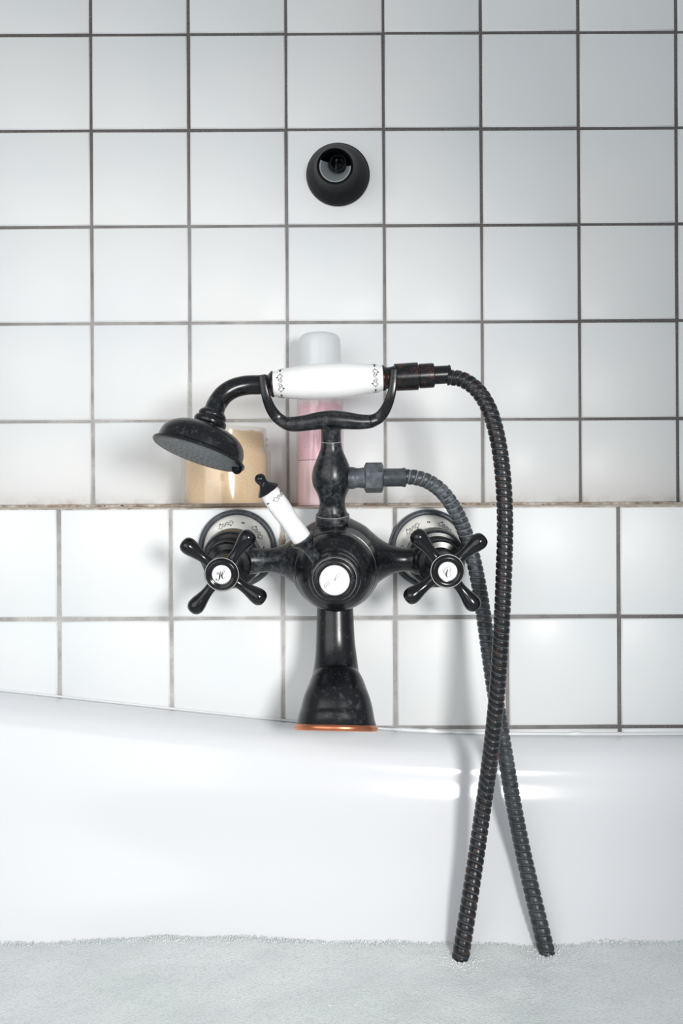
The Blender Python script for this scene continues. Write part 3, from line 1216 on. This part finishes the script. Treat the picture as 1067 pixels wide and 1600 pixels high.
lathe(bm, [(0.0006, .0335), (0.0012, .0330)] + cr([(0.0012, .0330), (0.0020, .0290), (0.0032, .015), (0.0036, 0.0)], 4)[1:], fc, Dhead, 64)
finish('spray_face', bm, 'face', head, shower)
Dd, ud, vd = frame(Dhead)
bm = bmesh.new()
for ri, cnt in ((.004, 6), (.0085, 12), (.013, 18), (.0175, 24), (.022, 30), (.0265, 36)):
    for k in range(cnt):
        a = 2 * math.pi * k / cnt + ri * 40
        hgt = 0.0036 - 2.2 * ri * ri
        ball(bm, fc + Dd * hgt + (ud * math.cos(a) + vd * math.sin(a)) * ri, 0.00062, 1)
tag(finish('spray_nozzles', bm, 'rim_grey', head, shower), kind='stuff')
bm = bmesh.new()
dp = P(370, 733, .597)
lathe(bm, cr([(-0.003, .0030), (0.0, .0042), (0.002, .0036), (0.0036, .0018), (0.0040, 0.0)], 4)[:-1] + [(0.004, 0.0)], dp, Vector((0.2, 0, -1)), 20)
finish('drip_clip', bm, 'black_matt', head, shower)

# ------------------------------------------------------------------ wall bracket above
bk = P(528, 273.5, YU - 0.0004)
cup = Vector((-0.0028, 0, 0))
brk = empty('shower_bracket', bk, 'round black wall bracket for a shower, empty cup, high on the tiles', 'bracket')
fwb = Vector((0, -1, 0.0))


def skew(bm):
    """the cup leans a little down and to the left of its flange"""
    for v in bm.verts:
        f = max(0.0, (bk.y - v.co.y) / 0.042)
        v.co.x += -0.0028 * f
        v.co.z += -0.0085 * f
    return bm


bm = bmesh.new()
lathe(bm, [(0.0, .0300), (0.0, .0316), (0.0022, .0319)] + cr([(0.0022, .0319), (0.0070, .0304), (0.0150, .0266), (0.0240, .0222), (0.0340, .0192), (0.0405, .0182)], 4)[1:] +
      [(0.0418, .0178), (0.0420, .0170), (0.0410, .0164), (0.0100, .0150), (0.0100, 0.0)], bk, fwb, 64, cap=False)
finish('bracket_cone', skew(bm), 'black_matt', brk, brk, angle=40)
bm = bmesh.new()
lathe(bm, [(0.0312 - 0.0312, .0318), (0.0012, .0326), (0.0022, .0322)], bk, fwb, 64, cap=False)
finish('copper_edge', bm, 'copper_black', brk, brk)


def half_funnel(bm, O, a0, a1, secs, n=28, th=0.0011):
    rows = []
    for h, r, cz, cxx in secs:
        rows.append([(O + Vector((cxx + r * math.cos(a), -h, cz + r * math.sin(a))), Vector((math.cos(a), 0, math.sin(a))))
                     for a in (a0 + (a1 - a0) * k / n for k in range(n + 1))])
    inn = [[bm.verts.new(p) for p, q in row] for row in rows]
    out = [[bm.verts.new(p + q * th) for p, q in row] for row in rows]
    m = len(rows)
    for j in range(m - 1):
        for k in range(n):
            bm.faces.new((inn[j][k], inn[j][k + 1], inn[j + 1][k + 1], inn[j + 1][k]))
            bm.faces.new((out[j][k], out[j + 1][k], out[j + 1][k + 1], out[j][k + 1]))
        for k in (0, n):
            bm.faces.new((inn[j][k], inn[j + 1][k], out[j + 1][k], out[j][k]))
    for j in (0, m - 1):
        for k in range(n):
            bm.faces.new((inn[j][k], out[j][k], out[j][k + 1], inn[j][k + 1]))


bm = bmesh.new()
half_funnel(bm, bk, math.radians(155), math.radians(362), [(0.0405, .0142, 0, 0), (0.0380, .0134, 0.0004, 0), (0.030, .0104, 0.0022, 0), (0.018, .0070, 0.0055, 0.001)])
finish('cup_liner', skew(bm), 'grey_plastic', brk, brk, angle=50)
bm = bmesh.new()
half_funnel(bm, bk, math.radians(150), math.radians(368), [(0.0412, .0155, 0, 0), (0.0390, .0155, 0.0, 0)], th=0.0005)
finish('copper_lip', skew(bm), 'copper_black', brk, brk, angle=50)
bm = bmesh.new()
so_c = bk + Vector((0.0022, 0, 0.0062))
lathe(bm, [(0.008, .0086), (0.0300, .0086), (0.0308, .0080), (0.0308, .0070), (0.0300, .0066), (0.012, .0060), (0.012, 0)], so_c, fwb, 36, cap=False)
lathe(bm, [(0.010, .0030), (0.0200, .0028), (0.0206, .0020), (0.0206, 0.0)], so_c, fwb, 20, cap=False)
finish('screw_socket', skew(bm), 'black_gloss', brk, brk, angle=40)

# ------------------------------------------------------------------ jar of scrub on the ledge
jc = P(354, 790, .752)
jc.z = LEDGE_Z + 0.0002
jk = .752 / F
jar = empty('scrub_jar', jc, 'clear glass jar of grainy peach body scrub on the ledge', 'jar')
UPV = Vector((0, 0, 1))
bm = bmesh.new()
jp = [(0.0, 0.0), (0.0, .0395)] + cr([(0.0, .0395), (0.0012, .0415), (0.004, .0425), (0.025, .0426), (0.048, .0425), (0.0525, .0418), (0.0550, .0400), (0.0562, .0392)], 4)[1:] + \
    [(0.0575, .0390), (0.0582, .0404), (0.0598, .0404), (0.0605, .0388), (0.0635, .0387), (0.0642, .0402), (0.0656, .0402), (0.0664, .0387), (0.0742, .0386), (0.0752, .0380), (0.0750, .0364), (0.0735, .0360),
     (0.0560, .0362), (0.0500, .0395), (0.0060, .0396), (0.0035, .0380), (0.0035, 0.0)]
lathe(bm, jp, jc, UPV, 72, cap=False)
tag(finish('glass', bm, 'jar_glass', jar, jar, angle=40), 'clear glass wall with threaded neck')
bm = bmesh.new()
lathe(bm, [(0.0038, 0.0), (0.0038, .0365), (0.0065, .0384), (0.030, .0386), (0.049, .0385), (0.0545, .0358), (0.0690, .0355), (0.0715, .0340), (0.0705, .0200), (0.0718, .0080), (0.0712, 0.0)], jc, UPV, 72, cap=False)
for v in bm.verts:
    if v.co.z > jc.z + 0.066:
        v.co.z += 0.0025 * noise.noise(v.co * 90)
finish('scrub', bm, 'scrub', jar, jar, angle=40)
# faint vertical lot number on the glass
cu = bpy.data.curves.new('lot', 'FONT')
cu.body = '0000'
cu.size = 0.0058
to = bpy.data.objects.new('lot_tmp', cu)
COL.objects.link(to)
dg = bpy.context.evaluated_depsgraph_get()
tme = bpy.data.meshes.new_from_object(to.evaluated_get(dg))
bpy.data.objects.remove(to, do_unlink=True)
bm = bmesh.new()
bm.from_mesh(tme)
q = P(351, 751, .71)
for v in bm.verts:
    x, z = q.x - v.co.y * 0.9, q.z + v.co.x * 0.62
    dx = x - jc.x
    v.co = Vector((x, jc.y - math.sqrt(.0428 ** 2 - dx * dx), z))
finish('lot_number', bm, 'ink_tan', jar, jar)

# ------------------------------------------------------------------ pink bottle on the ledge
bc = P(500.8, 790, .757)
bc.z = LEDGE_Z + 0.0002
bot = empty('pink_bottle', bc, 'slim clear bottle of two-tone pink liquid with frosted cap behind the tap', 'bottle')
rb = 0.0233
bm = bmesh.new()
lathe(bm, [(0, 0), (0, rb - .002)] + cr([(0, rb - .002), (0.001, rb - .0004), (0.004, rb + .0002), (0.05, rb - .0003), (0.10, rb - .0009), (0.112, rb - .0012), (0.118, rb - .003), (0.121, rb - .006)], 4)[1:] + [(0.127, rb - .006), (0.127, 0)], bc, UPV, 64, cap=False)
tag(finish('bottle_wall', bm, 'pink_glass', bot, bot), 'clear plastic bottle wall')
bm = bmesh.new()
lathe(bm, [(0.0015, 0), (0.0015, rb - .003), (0.004, rb - .0016), (0.0440, rb - .0018), (0.0445, 0)], bc, UPV, 64, cap=False)
tag(finish('lower_liquid', bm, 'pink_low', bot, bot), 'pale pink lower layer of liquid')
bm = bmesh.new()
lathe(bm, [(0.0446, 0), (0.0446, rb - .0018), (0.098, rb - .0026), (0.0985, 0)], bc, UPV, 64, cap=False)
tag(finish('upper_liquid', bm, 'pink_up', bot, bot), 'deeper pink upper layer of liquid')
bm = bmesh.new()
rr_ = random.Random(5)
for k in range(150):
    a = rr_.uniform(math.pi * 1.02, math.pi * 1.98)
    z = rr_.uniform(0.047, 0.108)
    R = rb - .0009 - z * 0.006
    ball(bm, bc + Vector((R * math.cos(a), R * math.sin(a), z)), rr_.uniform(.0002, .0006), 1)
tag(finish('air_bubbles', bm, 'cap', bot, bot), kind='stuff')
bm = bmesh.new()
lathe(bm, [(0.118, 0), (0.118, rb - .0028)] + cr([(0.118, rb - .0026), (0.150, rb - .0029), (0.160, rb - .0033), (0.1645, rb - .0050), (0.1668, rb - .0085), (0.1675, rb - .015), (0.1676, 0.0)], 4), bc, UPV, 64, cap=False)
finish('cap', bm, 'cap', bot, bot)
